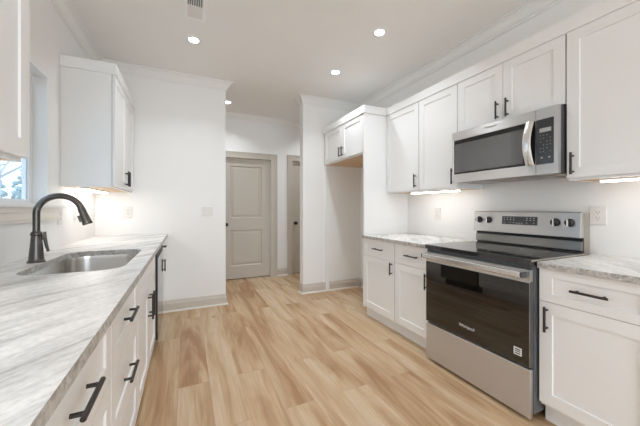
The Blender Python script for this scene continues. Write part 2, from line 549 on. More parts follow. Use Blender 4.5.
# baseboards with a shoe moulding along the foot; its paler colour imitates top light
BP = [(0, 0), (0.013, 0), (0.013, 0.085), (0.010, 0.098), (0.007, 0.104), (0.006, 0.118), (0.002, 0.125), (0, 0.125)]
SP = [(0.013, 0), (0.027, 0), (0.026, 0.008), (0.021, 0.015), (0.013, 0.017)]
def baseboard(name, path):
    o = struct(part(name, sweep(path, BP), 'base'))
    part('shoe_moulding', sweep(path, SP), 'shoe', parent=o)
baseboard('baseboard_left', [(BX0, YB + WT), (BX0, YB), (-0.285, YB)])
baseboard('baseboard_right', [(XR - 0.01, YB), (1.80, YB)])
baseboard('baseboard_pillar', [(1.742, YB), (BX1, YB), (BX1, YB + WT)])
baseboard('baseboard_hall', [(D2[0] - 0.09, YH), (D1[1] + 0.105, YH)])
baseboard('baseboard_alcove', [(XR, 2.62), (XR, YB - 0.03)])

# hall doors: two recessed-and-raised panels, casing, knob
def hall_door(name, op, knob_x, cw_l, cw_r):
    x0, x1, zt = op
    P = lambda a, c, d: (a, YH + 0.045 + d, c)
    sx0, sx1 = x0 + 0.004, x1 - 0.004
    w = 0.135
    holes = [(sx0 + w, sx1 - w, 0.215, 0.79), (sx0 + w, sx1 - w, 0.985, zt - 0.125)]
    o = struct(part(name, panel(new(), P, sx0, sx1, 0.012, zt - 0.004, 0.035, holes, 0.012, 0.012, (0.008, 0.03, 0.004)), 'greige'))
    c = new()
    for a0, a1, z1 in ((x0 - cw_l, x0, zt), (x1, x1 + cw_r, zt)):
        box(c, a0, a1, YH - 0.016, YH, 0, z1)
    box(c, x0 - cw_l, x1 + cw_r, YH - 0.016, YH, zt, zt + 0.095)
    box(c, x0 - cw_l, x1 + cw_r, YH - 0.022, YH - 0.016, zt + 0.075, zt + 0.095)
    box(c, x0 - cw_l, x0 - cw_l + 0.02, YH - 0.022, YH - 0.016, 0, zt + 0.075)
    box(c, x1 + cw_r - 0.02, x1 + cw_r, YH - 0.022, YH - 0.016, 0, zt + 0.075)
    part('casing', c, 'greige', parent=o)
    k = lathe(new(), (knob_x, YH + 0.045, 0.882), [(0.030, 0), (0.030, -0.008), (0.011, -0.010), (0.011, -0.028), (0.024, -0.034), (0.029, -0.046), (0.026, -0.058), (0.012, -0.064)], 'y')
    kb = part('door_knob', k, 'bronze', parent=o, smooth=40)
    st = box(new(), sx0 - 0.003, sx1 + 0.003, YH + 0.082, YH + 0.10, 0.0, zt)
    part('door_stop', st, 'gap', parent=o)
hall_door('door_1', D1, 0.575, 0.095, 0.105)
hall_door('door_2', D2, 1.735, 0.09, 0.09)

# window in the left wall, set deep in a plain return, with stool and moulded apron
xo = XL - 0.13
w = struct(part('window_1', sweep([(0, 0), (1, 0)], [(0, 0), (0.001, 0), (0.001, 0.001)]), 'vinyl', loc=(XL, 2.0, WZ0)))
bpy.data.objects.remove(w)
fr = new()
fx0, fx1 = XL - 0.100, XL - 0.074
for y0, y1, z0, z1 in ((WY0 + 0.001, WY0 + 0.02, WZ0 + 0.001, WZ1 - 0.001), (WY1 - 0.02, WY1 - 0.001, WZ0 + 0.001, WZ1 - 0.001),
                       (WY0 + 0.02, WY1 - 0.02, WZ0 + 0.001, WZ0 + 0.026), (WY0 + 0.02, WY1 - 0.02, WZ1 - 0.02, WZ1 - 0.001)):
    box(fr, fx0, fx1, y0, y1, z0, z1)
win = struct(part('window_1', fr, 'vinyl'), 'white single window deep in the left wall above the sink')
sa = new()
sx0, sx1 = XL - 0.096, XL - 0.080
ya, yb_, za, zb = WY0 + 0.02, WY1 - 0.02, WZ0 + 0.026, WZ1 - 0.02
for y0, y1, z0, z1 in ((ya, ya + 0.022, za, zb), (yb_ - 0.022, yb_, za, zb), (ya + 0.022, yb_ - 0.022, za, za + 0.022), (ya + 0.022, yb_ - 0.022, zb - 0.022, zb),
                       (ya + 0.022, yb_ - 0.022, (za + zb) / 2 - 0.018, (za + zb) / 2 + 0.018)):
    box(sa, sx0, sx1, y0, y1, z0, z1)
part('sash', sa, 'vinyl', parent=win)
part('pane', bx(XL - 0.090, XL - 0.086, ya + 0.022, yb_ - 0.022, za + 0.022, zb - 0.022), 'glass', parent=win)
part('window_stool', bx(XL - 0.073, XL + 0.0004, WY0 + 0.001, WY1 - 0.001, WZ0 + 0.0, WZ0 + 0.016), 'vinyl', parent=win)
stl = new(); box(stl, XL + 0.0005, XL + 0.030, WY0 - 0.24, WY1 + 0.245, WZ0 - 0.004, WZ0 + 0.016)
part('stool_nosing', stl, 'crown', parent=win, bevel=0.004)
ap = sweep([(XL, WY1 + 0.135), (XL, WY0 - 0.135)], [(0.0005, 1.060), (0.010, 1.060), (0.012, 1.072), (0.016, 1.080), (0.016, 1.112), (0.020, 1.120), (0.020, 1.1458), (0.0005, 1.1458)])
part('apron', ap, 'shoe', parent=win)

# ------------------------------------------------------------------ cabinet kit
def facing(xf, n):
    """maps (y, z, depth) on a front at x = xf looking towards n (+1 / -1 along x)"""
    return lambda a, c, d: (xf - n * d, a, c)

def bar_pull(parent, xf, n, yc, zc, length, vertical, so=0.028):
    """round bar on two posts"""
    b = new()
    h = length / 2; xs = xf + n * so; r = 0.0062
    if vertical:
        tube(b, [(xs, yc, zc - h), (xs, yc, zc + h)], r, 12)
        ends = [(yc, zc - h * 0.72), (yc, zc + h * 0.72)]
    else:
        tube(b, [(xs, yc - h, zc), (xs, yc + h, zc)], r, 12)
        ends = [(yc - h * 0.72, zc), (yc + h * 0.72, zc)]
    for y, z in ends:
        tube(b, [(xf, y, z), (xs, y, z)], 0.0052, 10)
    return part('handle', b, 'bronze', parent=parent, smooth=40)

def front(name, parent, xf, n, y0, y1, z0, z1, rail=0.058, railz=None):
    rz = railz or rail
    g = 0.0016
    bm = panel(new(), facing(xf, n), y0 + g, y1 - g, z0 + g, z1 - g, 0.019, [(y0 + rail, y1 - rail, z0 + rz, z1 - rz)], 0.007, 0.002)
    return part(name, bm, 'cab', parent=parent)

def base_cabinet(label, xf, n, xback, y0, y1, spec, toe_x, zt=ZT - TH - 0.001, group=None, hollow=False, cut=None):
    xb = xf - n * 0.020
    t = thing('base_cabinet', label, 'cabinet', ((xb + xback) / 2, (y0 + y1) / 2, 0), group)
    lo, hi = sorted((xb, xback))
    c = new()
    if hollow:      # open box so the sink can hang inside
        box(c, lo, hi, y0 + 0.0005, y0 + 0.018, 0.10, zt); box(c, lo, hi, y1 - 0.018, y1 - 0.0005, 0.10, cut or zt)
        box(c, lo, hi, y0 + 0.018, y1 - 0.018, 0.10, 0.118)
        box(c, xb - 0.018 if n > 0 else xb, xb if n > 0 else xb + 0.018, y0 + 0.018, y1 - 0.018, 0.118, zt - 0.001)
    else:
        box(c, lo, hi, y0 + 0.0005, y1 - 0.0005, 0.10, zt)
    part('carcass', c, 'cab', parent=t)
    a, b_ = sorted((toe_x, xback))
    part('toe_kick', bx(a, b_, y0 + 0.0005, y1 - 0.0005, 0.0, 0.0995), 'cab', parent=t)
    for kind, fy0, fy1, z0, z1, hnd in spec:
        f = front(kind, t, xf, n, fy0, fy1, z0, z1, 0.060, 0.044 if z1 - z0 < 0.2 else 0.062)
        if hnd: bar_pull(f, xf, n, *hnd)
    return t

# right-hand base run (fronts look towards -x)
RF = 1.706
toeR = 1.768
ZD, ZS, ZB = 0.8265, 0.654, 0.118        # drawer top, seam, door bottom
PY = 2.596                              # near face of the tall panel
base_cabinet('white base cabinet with drawer and door beside the tall white fridge panel', RF, -1, XR - 0.001, 2.090, PY - 0.001,
             [('drawer', 2.094, 2.590, ZS, ZD, (2.326, 0.741, 0.150, False)),
              ('door', 2.094, 2.590, ZB, ZS, (2.125, 0.590, 0.115, True))], toeR)
base_cabinet('narrower white base cabinet touching the left side of the oven range', RF, -1, XR - 0.001, 1.672, 2.088,
             [('drawer', 1.676, 2.086, ZS, ZD, (1.862, 0.741, 0.145, False)),
              ('door', 1.676, 2.086, ZB, ZS, (1.702, 0.570, 0.125, True))], toeR)
base_cabinet('white base cabinet with drawer and door right of the oven range', RF, -1, XR - 0.001, 0.47, 0.914,
             [('drawer', 0.474, 0.912, ZS, ZD, (0.695, 0.741, 0.140, False)),
              ('door', 0.474, 0.912, ZB, ZS, (0.873, 0.567, 0.130, True))], toeR)
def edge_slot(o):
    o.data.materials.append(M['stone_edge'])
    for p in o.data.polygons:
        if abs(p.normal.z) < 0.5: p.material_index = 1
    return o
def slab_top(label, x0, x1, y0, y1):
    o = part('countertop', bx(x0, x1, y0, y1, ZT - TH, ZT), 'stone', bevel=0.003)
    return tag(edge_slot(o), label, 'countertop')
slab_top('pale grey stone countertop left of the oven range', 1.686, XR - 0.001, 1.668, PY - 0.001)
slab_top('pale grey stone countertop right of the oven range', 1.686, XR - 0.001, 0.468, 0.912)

# tall panel, refrigerator surround
PF = 1.715
pb = new()
box(pb, PF, XR - 0.001, PY, PY + 0.020, 0.10, UT - 0.08)
box(pb, toeR, XR - 0.001, PY, PY + 0.020, 0.0, 0.10)
tag(part('tall_panel', pb, 'cab'), 'tall white side panel between the empty fridge alcove and base cabinet', 'panel')
sp = thing('filler_strip', 'slim white filler strip against the far wall of the fridge alcove', 'trim', (1.77, YB - 0.012, 0))
part('strip', bx(1.744, 1.798, YB - 0.022, YB - 0.001, 0, 1.729), 'cab', parent=sp)

def trim_top(parent, x_out, x_in, y0, y1, n, z0=UT - 0.08, z1=UT, over=0.016, ends=(0, 0)):
    """flat board with a slight projection over the doors"""
    xo_ = x_out + n * over
    a, b_ = sorted((xo_, x_in))
    return part('top_trim', bx(a, b_, y0 - ends[0], y1 + ends[1], z0 + 0.0005, z1), 'cab', parent=parent)

def wall_cabinet(label, xf, n, xback, y0, y1, z0, doors, tan=True, ends=(0, 0), zd=UD, over=0.009, dz=0.012):
    xb = xf - n * 0.0225
    t = thing('wall_cabinet', label, 'cabinet', ((xb + xback) / 2, (y0 + y1) / 2, z0))
    lo, hi = sorted((xb, xback))
    part('carcass', bx(lo, hi, y0 + 0.0005, y1 - 0.0005, z0 + 0.008, zd), 'cab', parent=t)
    if tan:
        lo2, hi2 = (lo + 0.02, hi) if n < 0 else (lo, hi - 0.02)
        part('underside', bx(lo2, hi2, y0 + 0.012, y1 - 0.012, z0 + 0.003, z0 + 0.008), 'tan', parent=t)
        r = new(); xr = sorted((xb, xb - n * 0.02))
        box(r, xr[0], xr[1], y0 + 0.0005, y1 - 0.0005, z0, z0 + 0.008)
        box(r, lo2, hi2, y0 + 0.0005, y0 + 0.012, z0, z0 + 0.008); box(r, lo2, hi2, y1 - 0.012, y1 - 0.0005, z0, z0 + 0.008)
        part('light_rail', r, 'cab', parent=t)
    trim_top(t, xf, xback, y0 - 0.0009, y1 + 0.0009, n, zd, zd + 0.08, over, ends)
    for fy0, fy1, hnd in doors:
        f = front('door', t, xf, n, fy0, fy1, z0 + dz, zd + 0.001, 0.060)
        if hnd: bar_pull(f, xf, n, *hnd)
    return t

UF = 2.004
wall_cabinet('white wall cabinet beside the fridge surround, above the far counter end', UF, -1, XR - 0.001, 2.104, PY - 0.001, UB,
             [(2.106, 2.592, (2.140, 1.404, 0.13, True))])
wall_cabinet('white wall cabinet touching the left side of the microwave', UF, -1, XR - 0.001, 1.672, 2.102, UB,
             [(1.674, 2.102, (1.710, 1.404, 0.13, True))])
wall_cabinet('short white two-door wall cabinet above the microwave', UF, -1, XR - 0.001, 0.931, 1.670, 1.744,
             [(1.300, 1.669, (1.334, 1.832, 0.125, True)), (0.933, 1.299, (1.264, 1.832, 0.125, True))], tan=False, dz=0.006)
wall_cabinet('large white wall cabinet at the right, past the microwave', UF, -1, XR - 0.001, 0.467, 0.929, UB,
             [(0.469, 0.927, (0.895, 1.396, 0.125, True))])
# cabinet above the refrigerator space
wall_cabinet('short white two-door cabinet above the empty fridge alcove', PF, -1, XR - 0.001, PY + 0.021, YB - 0.004, 1.730,
             [(PY + 0.025, 3.081, (3.048, 1.828, 0.115, True)), (3.083, 3.560, (3.116, 1.828, 0.115, True))], ends=(0.037, 0))

# left-hand base run (fronts look towards +x)
LF = -0.218
toeL = -0.298
XB = XL + 0.001
base_cabinet('nearest white three-drawer base cabinet in the left run', LF, 1, XB, 0.50, 1.125,
             [('drawer', 0.504, 1.122, 0.598, ZD, (0.815, 0.712, 0.155, False)),
              ('drawer', 0.504, 1.122, 0.358, 0.598, (0.815, 0.478, 0.155, False)),
              ('drawer', 0.504, 1.122, ZB, 0.358, (0.815, 0.190, 0.155, False))], toeL)
base_cabinet('middle white three-drawer base cabinet between nearest drawers and sink', LF, 1, XB, 1.127, 1.690,
             [('drawer', 1.130, 1.687, 0.598, ZD, (1.395, 0.712, 0.165, False)),
              ('drawer', 1.130, 1.687, 0.358, 0.598, (1.395, 0.478, 0.165, False)),
              ('drawer', 1.130, 1.687, ZB, 0.358, (1.395, 0.190, 0.165, False))], toeL, hollow=True, cut=0.60)
base_cabinet('white two-door base cabinet under the sink', LF, 1, XB, 1.692, 2.604,
             [('false_front', 1.695, 2.601, 0.642, ZD, None),
              ('door', 1.695, 2.147, ZB, 0.642, (2.112, 0.520, 0.16, True)),
              ('door', 2.149, 2.601, ZB, 0.642, (2.184, 0.520, 0.16, True))], toeL, hollow=True)
base_cabinet('narrow white base cabinet in the far corner past the dishwasher', LF, 1, XB, 3.226, YB - 0.003,
             [('drawer', 3.230, 3.590, ZS, ZD, (3.41, 0.745, 0.12, False)),
              ('door', 3.230, 3.590, ZB, ZS, (3.268, 0.575, 0.12, True))], toeL)

# dishwasher
dw = thing('dishwasher', 'built-in dishwasher seen edge-on between the sink cabinet and far corner', 'dishwasher', (-0.5, 2.915, 0))
part('body', bx(XB + 0.02, LF - 0.016, 2.612, 3.218, 0.10, ZT - TH - 0.012), 'black', parent=dw)
part('toe_panel', bx(-0.60, toeL - 0.01, 2.615, 3.215, 0.0, 0.0995), 'black', parent=dw)
d_ = part('door', bx(LF - 0.015, LF + 0.016, 2.616, 3.214, 0.105, 0.742), 'dw_front', parent=dw, bevel=0.003)
part('door_gasket', bx(LF - 0.014, LF + 0.013, 2.6115, 2.6145, 0.103, ZT - TH - 0.002), 'black', parent=dw)
part('control_strip', bx(LF - 0.015, LF + 0.012, 2.616, 3.214, 0.746, ZT - TH - 0.014), 'black', parent=dw)

# left worktop with the sink cut-out
SX0, SX1, SY0, SY1 = -0.672, -0.272, 1.615, 2.368
def counter_left():
    bm = new()
    x0, x1, y0, y1 = XB, -0.1846, 0.49, YB - 0.002
    hole = rrect(SX0, SX1, SY0, SY1, 0.105)
    n = len(hole)
    # split the outer border into the same number of points, walking with the hole
    cx, cy = (SX0 + SX1) / 2, (SY0 + SY1) / 2
    my0, my1 = SY0 - 0.06, SY1 + 0.06
    outer = []
    for (hx, hy) in hole:
        dx, dy = hx - cx, hy - cy
        t = min(((x1 - cx) / dx if dx > 1e-9 else 1e9), ((x0 - cx) / dx if dx < -1e-9 else 1e9),
                ((my1 - cy) / dy if dy > 1e-9 else 1e9), ((my0 - cy) / dy if dy < -1e-9 else 1e9))
        outer.append([cx + dx * t, cy + dy * t])
    for corner in ((x0, my0), (x0, my1), (x1, my0), (x1, my1)):
        k = min(range(n), key=lambda i: (outer[i][0] - corner[0]) ** 2 + (outer[i][1] - corner[1]) ** 2)
        outer[k] = list(corner)
    ed = 0.003
    rings = []
    for z, pts in ((ZT, outer), (ZT, hole), (ZT - TH, hole), (ZT - TH, outer)):
        rings.append([bm.verts.new((p[0], p[1], z)) for p in pts])
    for r in range(3):
        for k in range(n):
            q = (k + 1) % n
            bm.faces.new((rings[r][k], rings[r][q], rings[r + 1][q], rings[r + 1][k]))
    # outer sides of this middle block where they show (front and back)
    for k in range(n):
        q = (k + 1) % n
        a, b_ = outer[k], outer[q]
        if (abs(a[0] - x1) < 1e-6 and abs(b_[0] - x1) < 1e-6) or (abs(a[0] - x0) < 1e-6 and abs(b_[0] - x0) < 1e-6):
            bm.faces.new((rings[0][k], rings[0][q], rings[3][q], rings[3][k]))
    for ya_, yb2, near in ((y0, my0, True), (my1, y1, False)):
        v = lambda x, y, z: bm.verts.new((x, y, z))
        for z in (ZT, ZT - TH):
            # seam edge follows the ring points so nothing gapes
            bm.faces.new([v(x0, ya_, z), v(x1, ya_, z), v(x1, yb2, z), v(x0, yb2, z)])
        bm.faces.new([v(x1, ya_, ZT), v(x1, yb2, ZT), v(x1, yb2, ZT - TH), v(x1, ya_, ZT - TH)])
        bm.faces.new([v(x0, ya_, ZT), v(x0, yb2, ZT), v(x0, yb2, ZT - TH), v(x0, ya_, ZT - TH)])
        e = ya_ if near else yb2
        bm.faces.new([v(x0, e, ZT), v(x1, e, ZT), v(x1, e, ZT - TH), v(x0, e, ZT - TH)])
    return bm
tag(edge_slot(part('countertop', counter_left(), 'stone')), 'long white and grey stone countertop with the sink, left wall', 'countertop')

# undermount sink
sk = thing('sink', 'stainless steel undermount sink in the left stone countertop', 'sink', (-0.472, 1.99, ZT - 0.26))
b = new()
rings = []
for ins, z, r in ((-0.018, ZT - TH - 0.001, 0.12), (0.0, ZT - TH - 0.001, 0.105), (0.002, ZT - TH - 0.02, 0.105), (0.006, ZT - 0.19, 0.10),
                  (0.016, ZT - 0.222, 0.09), (0.045, ZT - 0.238, 0.065), (0.12, ZT - 0.242, 0.04)):
    rings.append([b.verts.new((x, y, z)) for x, y in rrect(SX0 + ins, SX1 - ins, SY0 + ins, SY1 - ins, r)])
for p, q in zip(rings, rings[1:]):
    for k in range(len(p)):
        b.faces.new((p[k], p[(k + 1) % len(p)], q[(k + 1) % len(p)], q[k]))
b.faces.new(rings[-1])
bowl = part('bowl', b, 'steel_sink', parent=sk, smooth=50)
md = bowl.modifiers.new('sheet', 'SOLIDIFY'); md.thickness = 0.0012; md.offset = 0
dr = lathe(new(), (-0.472, 2.0, ZT - 0.241), [(0.045, 0), (0.045, 0.003), (0.036, 0.002), (0.034, -0.001), (0.01, -0.001)], 'z')
part('drain', dr, 'steel_bright', parent=sk, smooth=40)

# faucet
FX, FY = -0.711, 2.0
fc = thing('faucet', 'tall dark bronze gooseneck kitchen faucet behind the sink', 'faucet', (FX, FY, ZT))
part('base', lathe(new(), (FX, FY, ZT), [(0.037, 0.0005), (0.037, 0.006), (0.033, 0.010), (0.031, 0.014), (0.030, 0.030), (0.027, 0.070), (0.0235, 0.110), (0.0215, 0.138), (0.024, 0.141), (0.024, 0.152), (0.022, 0.156), (0.017, 0.162)]), 'faucet', parent=fc, smooth=40)
R = 0.096
zc_ = 1.112
path = [(FX, FY, ZT + 0.155), (FX, FY, 1.0), (FX, FY, 1.06)]
for k in range(0, 33):
    t = math.radians(180 - 164 * k / 32)
    path.append((FX + R + R * math.cos(t), FY, zc_ + R * math.sin(t)))
part('neck', tube(new(), path, 0.0155, 18), 'faucet', parent=fc, smooth=40)
e = Vector(path[-1]); dirv = (Vector(path[-1]) - Vector(path[-2])).normalized()
hp = [e - dirv * 0.004, e + dirv * 0.004, e + dirv * 0.026, e + dirv * 0.066, e + dirv * 0.086, e + dirv * 0.090]
part('spray_head', tube(new(), hp, [0.0168, 0.0182, 0.0185, 0.0215, 0.0245, 0.0225], 18), 'faucet', parent=fc, smooth=40)
sb = e + dirv * 0.045 + Vector((-0.02, 0, -0.010))
part('spray_button', tube(new(), [sb - dirv * 0.016, sb + dirv * 0.02], 0.009, 10), 'faucet', parent=fc, smooth=40)
lv = new()
tube(lv, [(FX + 0.016, FY + 0.010, ZT + 0.128), (FX + 0.030, FY + 0.015, ZT + 0.128)], 0.011, 14)
tube(lv, [(FX + 0.029, FY + 0.014, ZT + 0.158), (FX + 0.030, FY + 0.014, ZT + 0.12), (FX + 0.035, FY + 0.016, ZT + 0.085), (FX + 0.042, FY + 0.018, ZT + 0.052)], [0.006, 0.008, 0.0075, 0.006], 12)
part('lever', lv, 'faucet', parent=fc, smooth=40)

# left wall cabinets
LU = -0.500
wall_cabinet('white wall cabinet on the left wall in the far corner, past the window', LU, 1, XB, 2.712, YB - 0.006, UB,
             [(2.713, 3.148, (3.112, 1.408, 0.135, True)), (3.150, 3.585, (3.186, 1.408, 0.135, True))], ends=(0.012, 0), over=0.010, zd=2.178)
wall_cabinet('nearest white wall cabinet at the left edge, before the window', LU, 1, XB, 0.55, 1.358, UB,
             [(0.552, 0.942, (0.905, 1.408, 0.135, True)), (0.944, 1.357, (0.980, 1.408, 0.135, True))], ends=(0, 0.004), over=0.010, zd=2.178)

# ------------------------------------------------------------------ oven range
RY0, RY1 = 0.922, 1.662
RX = 1.652                                   # door face
rg = thing('oven_range', 'stainless steel electric range with black glass oven door', 'oven', (1.97, (RY0 + RY1) / 2, 0))
part('body', bx(1.680, 2.285, RY0, RY1, 0.045, 0.836), 'side', parent=rg)
for y in (RY0 + 0.06, RY1 - 0.06):
    for x in (1.72, 2.22):
        part('foot', lathe(new(), (x, y, 0), [(0.020, 0), (0.020, 0.012), (0.010, 0.014), (0.010, 0.046)], n=14), 'black', parent=rg)
part('storage_drawer', bx(RX, 1.679, RY0 + 0.004, RY1 - 0.004, 0.022, 0.282), 'steel_y', parent=rg, bevel=0.004)
dP = facing(RX, -1)
dr_ = part('door', panel(new(), dP, RY0 + 0.004, RY1 - 0.004, 0.296, 0.812, 0.027, [(RY0 + 0.010, RY1 - 0.010, 0.300, 0.742)], 0.0005, 0.0005), 'steel_y', parent=rg)
part('door_glass', bx(RX - 0.003, RX + 0.0004, RY0 + 0.008, RY1 - 0.008, 0.298, 0.744), 'oven_glass', parent=dr_)
part('door_edge', bx(RX + 0.0005, RX + 0.027, RY0 + 0.0015, RY0 + 0.0035, 0.296, 0.75), 'gap', parent=dr_)
hb = new()
box(hb, RX - 0.046, RX - 0.030, RY0 + 0.030, RY1 - 0.006, 0.768, 0.806)
hd = part('handle', hb, 'steel_bright', parent=dr_, bevel=0.0078)
for y0 in (RY0 + 0.020, RY1 - 0.0055):
    part('handle_end', bx(RX - 0.043, RX - 0.0005, y0, y0 + 0.008, 0.772, 0.802), 'gap', parent=hd)
mt = lambda x, y, z: Matrix(((0, 0, -1, x), (-1, 0, 0, y), (0, 1, 0, z), (0, 0, 0, 1)))
part('lettering', text_bm('Whirlpool', 0.027, mt(RX - 0.0042, 1.306, 0.372)), 'sticker', parent=dr_)
stk = part('sticker', bx(RX - 0.0042, RX - 0.0031, 0.966, 1.008, 0.338, 0.380), 'sticker', parent=dr_)
sm_ = new()
for z0, z1 in ((0.366, 0.373), (0.356, 0.362), (0.344, 0.351)):
    box(sm_, RX - 0.0046, RX - 0.0042, 0.972, 1.002, z0, z1)
part('sticker_print', sm_, 'gap', parent=stk)
# vent slots between door and cooktop
part('vent_strip', bx(1.666, 1.679, RY0 + 0.004, RY1 - 0.004, 0.814, 0.836), 'gap', parent=rg)
# glass cooktop with steel rim
part('cooktop', bx(1.644, 2.205, RY0 - 0.003, RY1, 0.840, 0.868), 'hob', parent=rg, bevel=0.003)
for y0 in (RY0 - 0.0062, RY1 + 0.0002):
    part('cooktop_rim', bx(1.650, 2.205, y0, y0 + 0.0025, 0.860, 0.8688), 'galv', parent=rg)
for cx_, cy_, r_ in ((1.80, 1.13, 0.115), (1.80, 1.51, 0.085), (2.06, 1.13, 0.075), (2.06, 1.51, 0.10)):
    rr = new(); nn = 40
    A = [rr.verts.new((cx_ + r_ * math.cos(2 * math.pi * k / nn), cy_ + r_ * math.sin(2 * math.pi * k / nn), 0.8683)) for k in range(nn)]
    B = [rr.verts.new((cx_ + (r_ - 0.003) * math.cos(2 * math.pi * k / nn), cy_ + (r_ - 0.003) * math.sin(2 * math.pi * k / nn), 0.8683)) for k in range(nn)]
    for k in range(nn):
        rr.faces.new((A[k], A[(k + 1) % nn], B[(k + 1) % nn], B[k]))
    part('burner_ring', rr, 'hob_mark', parent=rg)
# back guard: steel riser, dark gap, console leaning back a little
part('riser', bx(2.210, 2.228, RY0 + 0.020, RY1 + 0.002, 0.874, 0.936), 'steel_dark', parent=rg, bevel=0.006)
part('back_sheet', bx(2.240, 2.304, RY0 + 0.022, RY1 + 0.004, 0.84, 1.110), 'galv', parent=rg)
cs = new()
pr = [(2.192, 0.957), (2.206, 1.112), (2.214, 1.119), (2.239, 1.119), (2.239, 0.957)]
y0, y1 = RY0 + 0.022, RY1 + 0.010
va = [cs.verts.new((x, y0, z)) for x, z in pr]; vb = [cs.verts.new((x, y1, z)) for x, z in pr]
for k in range(5):
    cs.faces.new((va[k], va[(k + 1) % 5], vb[(k + 1) % 5], vb[k]))
cs.faces.new(va); cs.faces.new(vb[::-1])
con = part('console', cs, 'steel_y', parent=rg, bevel=0.003)
part('shadow_gap', bx(2.228, 2.2395, RY0 + 0.024, RY1 + 0.004, 0.868, 0.957), 'black', parent=rg)
cf = lambda z: 2.192 + (z - 0.957) * 0.014 / 0.155
for yk in (1.620, 1.540, 1.078, 1.000):
    x = cf(1.050)
    k = lathe(new(), (x, yk, 1.050), [(0.026, 0.0), (0.026, -0.006), (0.022, -0.009), (0.021, -0.024), (0.018, -0.027)], 'x', 22)
    kn = part('knob', k, 'black', parent=rg, smooth=40)
    gp = box(new(), x - 0.034, x - 0.024, yk - 0.0045, yk + 0.0045, 1.028, 1.072)
    part('grip', gp, 'steel_bright', parent=kn, bevel=0.0015)
def tilted(y0, y1, z0, z1, off, th):
    bm = new()
    v = []
    for y in (y0, y1):
        for z in (z0, z1):
            for o in (0, th):
                v.append(bm.verts.new((cf(z) - off - o, y, z)))
    for f in ((0, 1, 3, 2), (4, 6, 7, 5), (0, 4, 5, 1), (2, 3, 7, 6), (0, 2, 6, 4), (1, 5, 7, 3)):
        bm.faces.new([v[i] for i in f])
    return bm
disp = part('display', tilted(1.186, 1.432, 1.022, 1.082, 0.0003, 0.002), 'panel', parent=con)
dm = new()
for row, z in enumerate((1.070, 1.056, 1.036)):
    for i, yy in enumerate((1.415, 1.392, 1.369, 1.346, 1.255, 1.232, 1.209)):
        if row == 2 and i in (1, 5): continue
        bb = tilted(yy - 0.006, yy + 0.004, z - 0.0022, z + 0.0022, 0.0024, 0.0003)
        tmp = bpy.data.meshes.new('t'); bb.to_mesh(tmp); bb.free(); dm.from_mesh(tmp); bpy.data.meshes.remove(tmp)
for yy in (1.322, 1.306, 1.288):
    bb = tilted(yy - 0.005, yy + 0.005, 1.030, 1.036, 0.0024, 0.0003)
    tmp = bpy.data.meshes.new('t'); bb.to_mesh(tmp); bb.free(); dm.from_mesh(tmp); bpy.data.meshes.remove(tmp)
kp = part('key_print', dm, 'print', parent=disp); kp['kind'] = 'stuff'

# ------------------------------------------------------------------ microwave
MX, MY0, MY1, MZ0, MZ1 = 1.938, 0.936, 1.666, 1.346, 1.741
mw = thing('microwave', 'stainless over-the-range microwave mounted above the oven range', 'microwave', (2.1, (MY0 + MY1) / 2, MZ0))
part('body', bx(1.966, XR - 0.002, MY0 + 0.002, MY1 - 0.002, MZ0 + 0.004, MZ1 - 0.002), 'gap', parent=mw)
SEAM = 1.054
mP = facing(MX, -1)
md_ = part('door', panel(new(), mP, SEAM + 0.001, MY1, MZ0, MZ1, 0.026, [(SEAM + 0.003, MY1 - 0.014, MZ0 + 0.062, MZ1 - 0.064)], 0.003, 0.002), 'steel_y', parent=mw)
gP = facing(MX + 0.0022, -1)
wg = panel(new(), gP, SEAM + 0.004, MY1 - 0.015, MZ0 + 0.0635, MZ1 - 0.0655, 0.0007, [(SEAM + 0.075, MY1 - 0.028, MZ0 + 0.078, MZ1 - 0.098)], 0.0003, 0.0005)
part('door_border', wg, 'black_gloss', parent=md_)
part('door_window', bx(MX - 0.0002, MX + 0.0020, SEAM + 0.074, MY1 - 0.027, MZ0 + 0.077, MZ1 - 0.097), 'mw_glass', parent=md_)
hb = new()
pts = []; n_ = 16
for k in range(n_ + 1):
    t = k / n_
    z = 1.404 + (1.676 - 1.404) * t
    pts.append((MX - 0.012 - 0.028 * math.sin(math.pi * t), 1.080 + 0.006 * math.sin(math.pi * t), z))
for k in range(n_):
    a, c = pts[k], pts[k + 1]
    hw = 0.024
    q = []
    for p in (a, c):
        q.append([hb.verts.new((p[0] + dx, p[1] + dy, p[2])) for dx, dy in ((-0.006, -hw * .6), (-0.006, hw * .6), (0, hw), (0.006, hw * .8), (0.006, -hw * .8), (0, -hw))])
    for j in range(6):
        hb.faces.new((q[0][j], q[0][(j + 1) % 6], q[1][(j + 1) % 6], q[1][j]))
    if k == 0: hb.faces.new(q[0])
    if k == n_ - 1: hb.faces.new(q[1])
for z0, z1 in ((1.404, 1.426), (1.654, 1.676)):
    box(hb, MX - 0.012, MX + 0.0015, 1.074, 1.092, z0, z1)
part('handle', hb, 'steel_bright', parent=md_, smooth=35)
part('lettering', text_bm('Whirlpool', 0.021, mt(MX - 0.0008, 1.345, MZ1 - 0.026)), 'galv', parent=md_)
fc_ = part('control_frame', panel(new(), mP, MY0, SEAM - 0.001, MZ0, MZ1, 0.026, [(MY0 + 0.022, SEAM - 0.002, MZ0 + 0.058, MZ1 - 0.064)], 0.003, 0.001), 'steel_y', parent=mw)
cp_ = part('control_panel', bx(MX + 0.0005, MX + 0.0028, MY0 + 0.0235, SEAM - 0.003, MZ0 + 0.060, MZ1 - 0.066), 'panel', parent=fc_)
part('display', bx(MX - 0.0004, MX + 0.0004, 0.972, 1.034, 1.597, 1.621), 'lcd', parent=cp_)
kb_ = new()
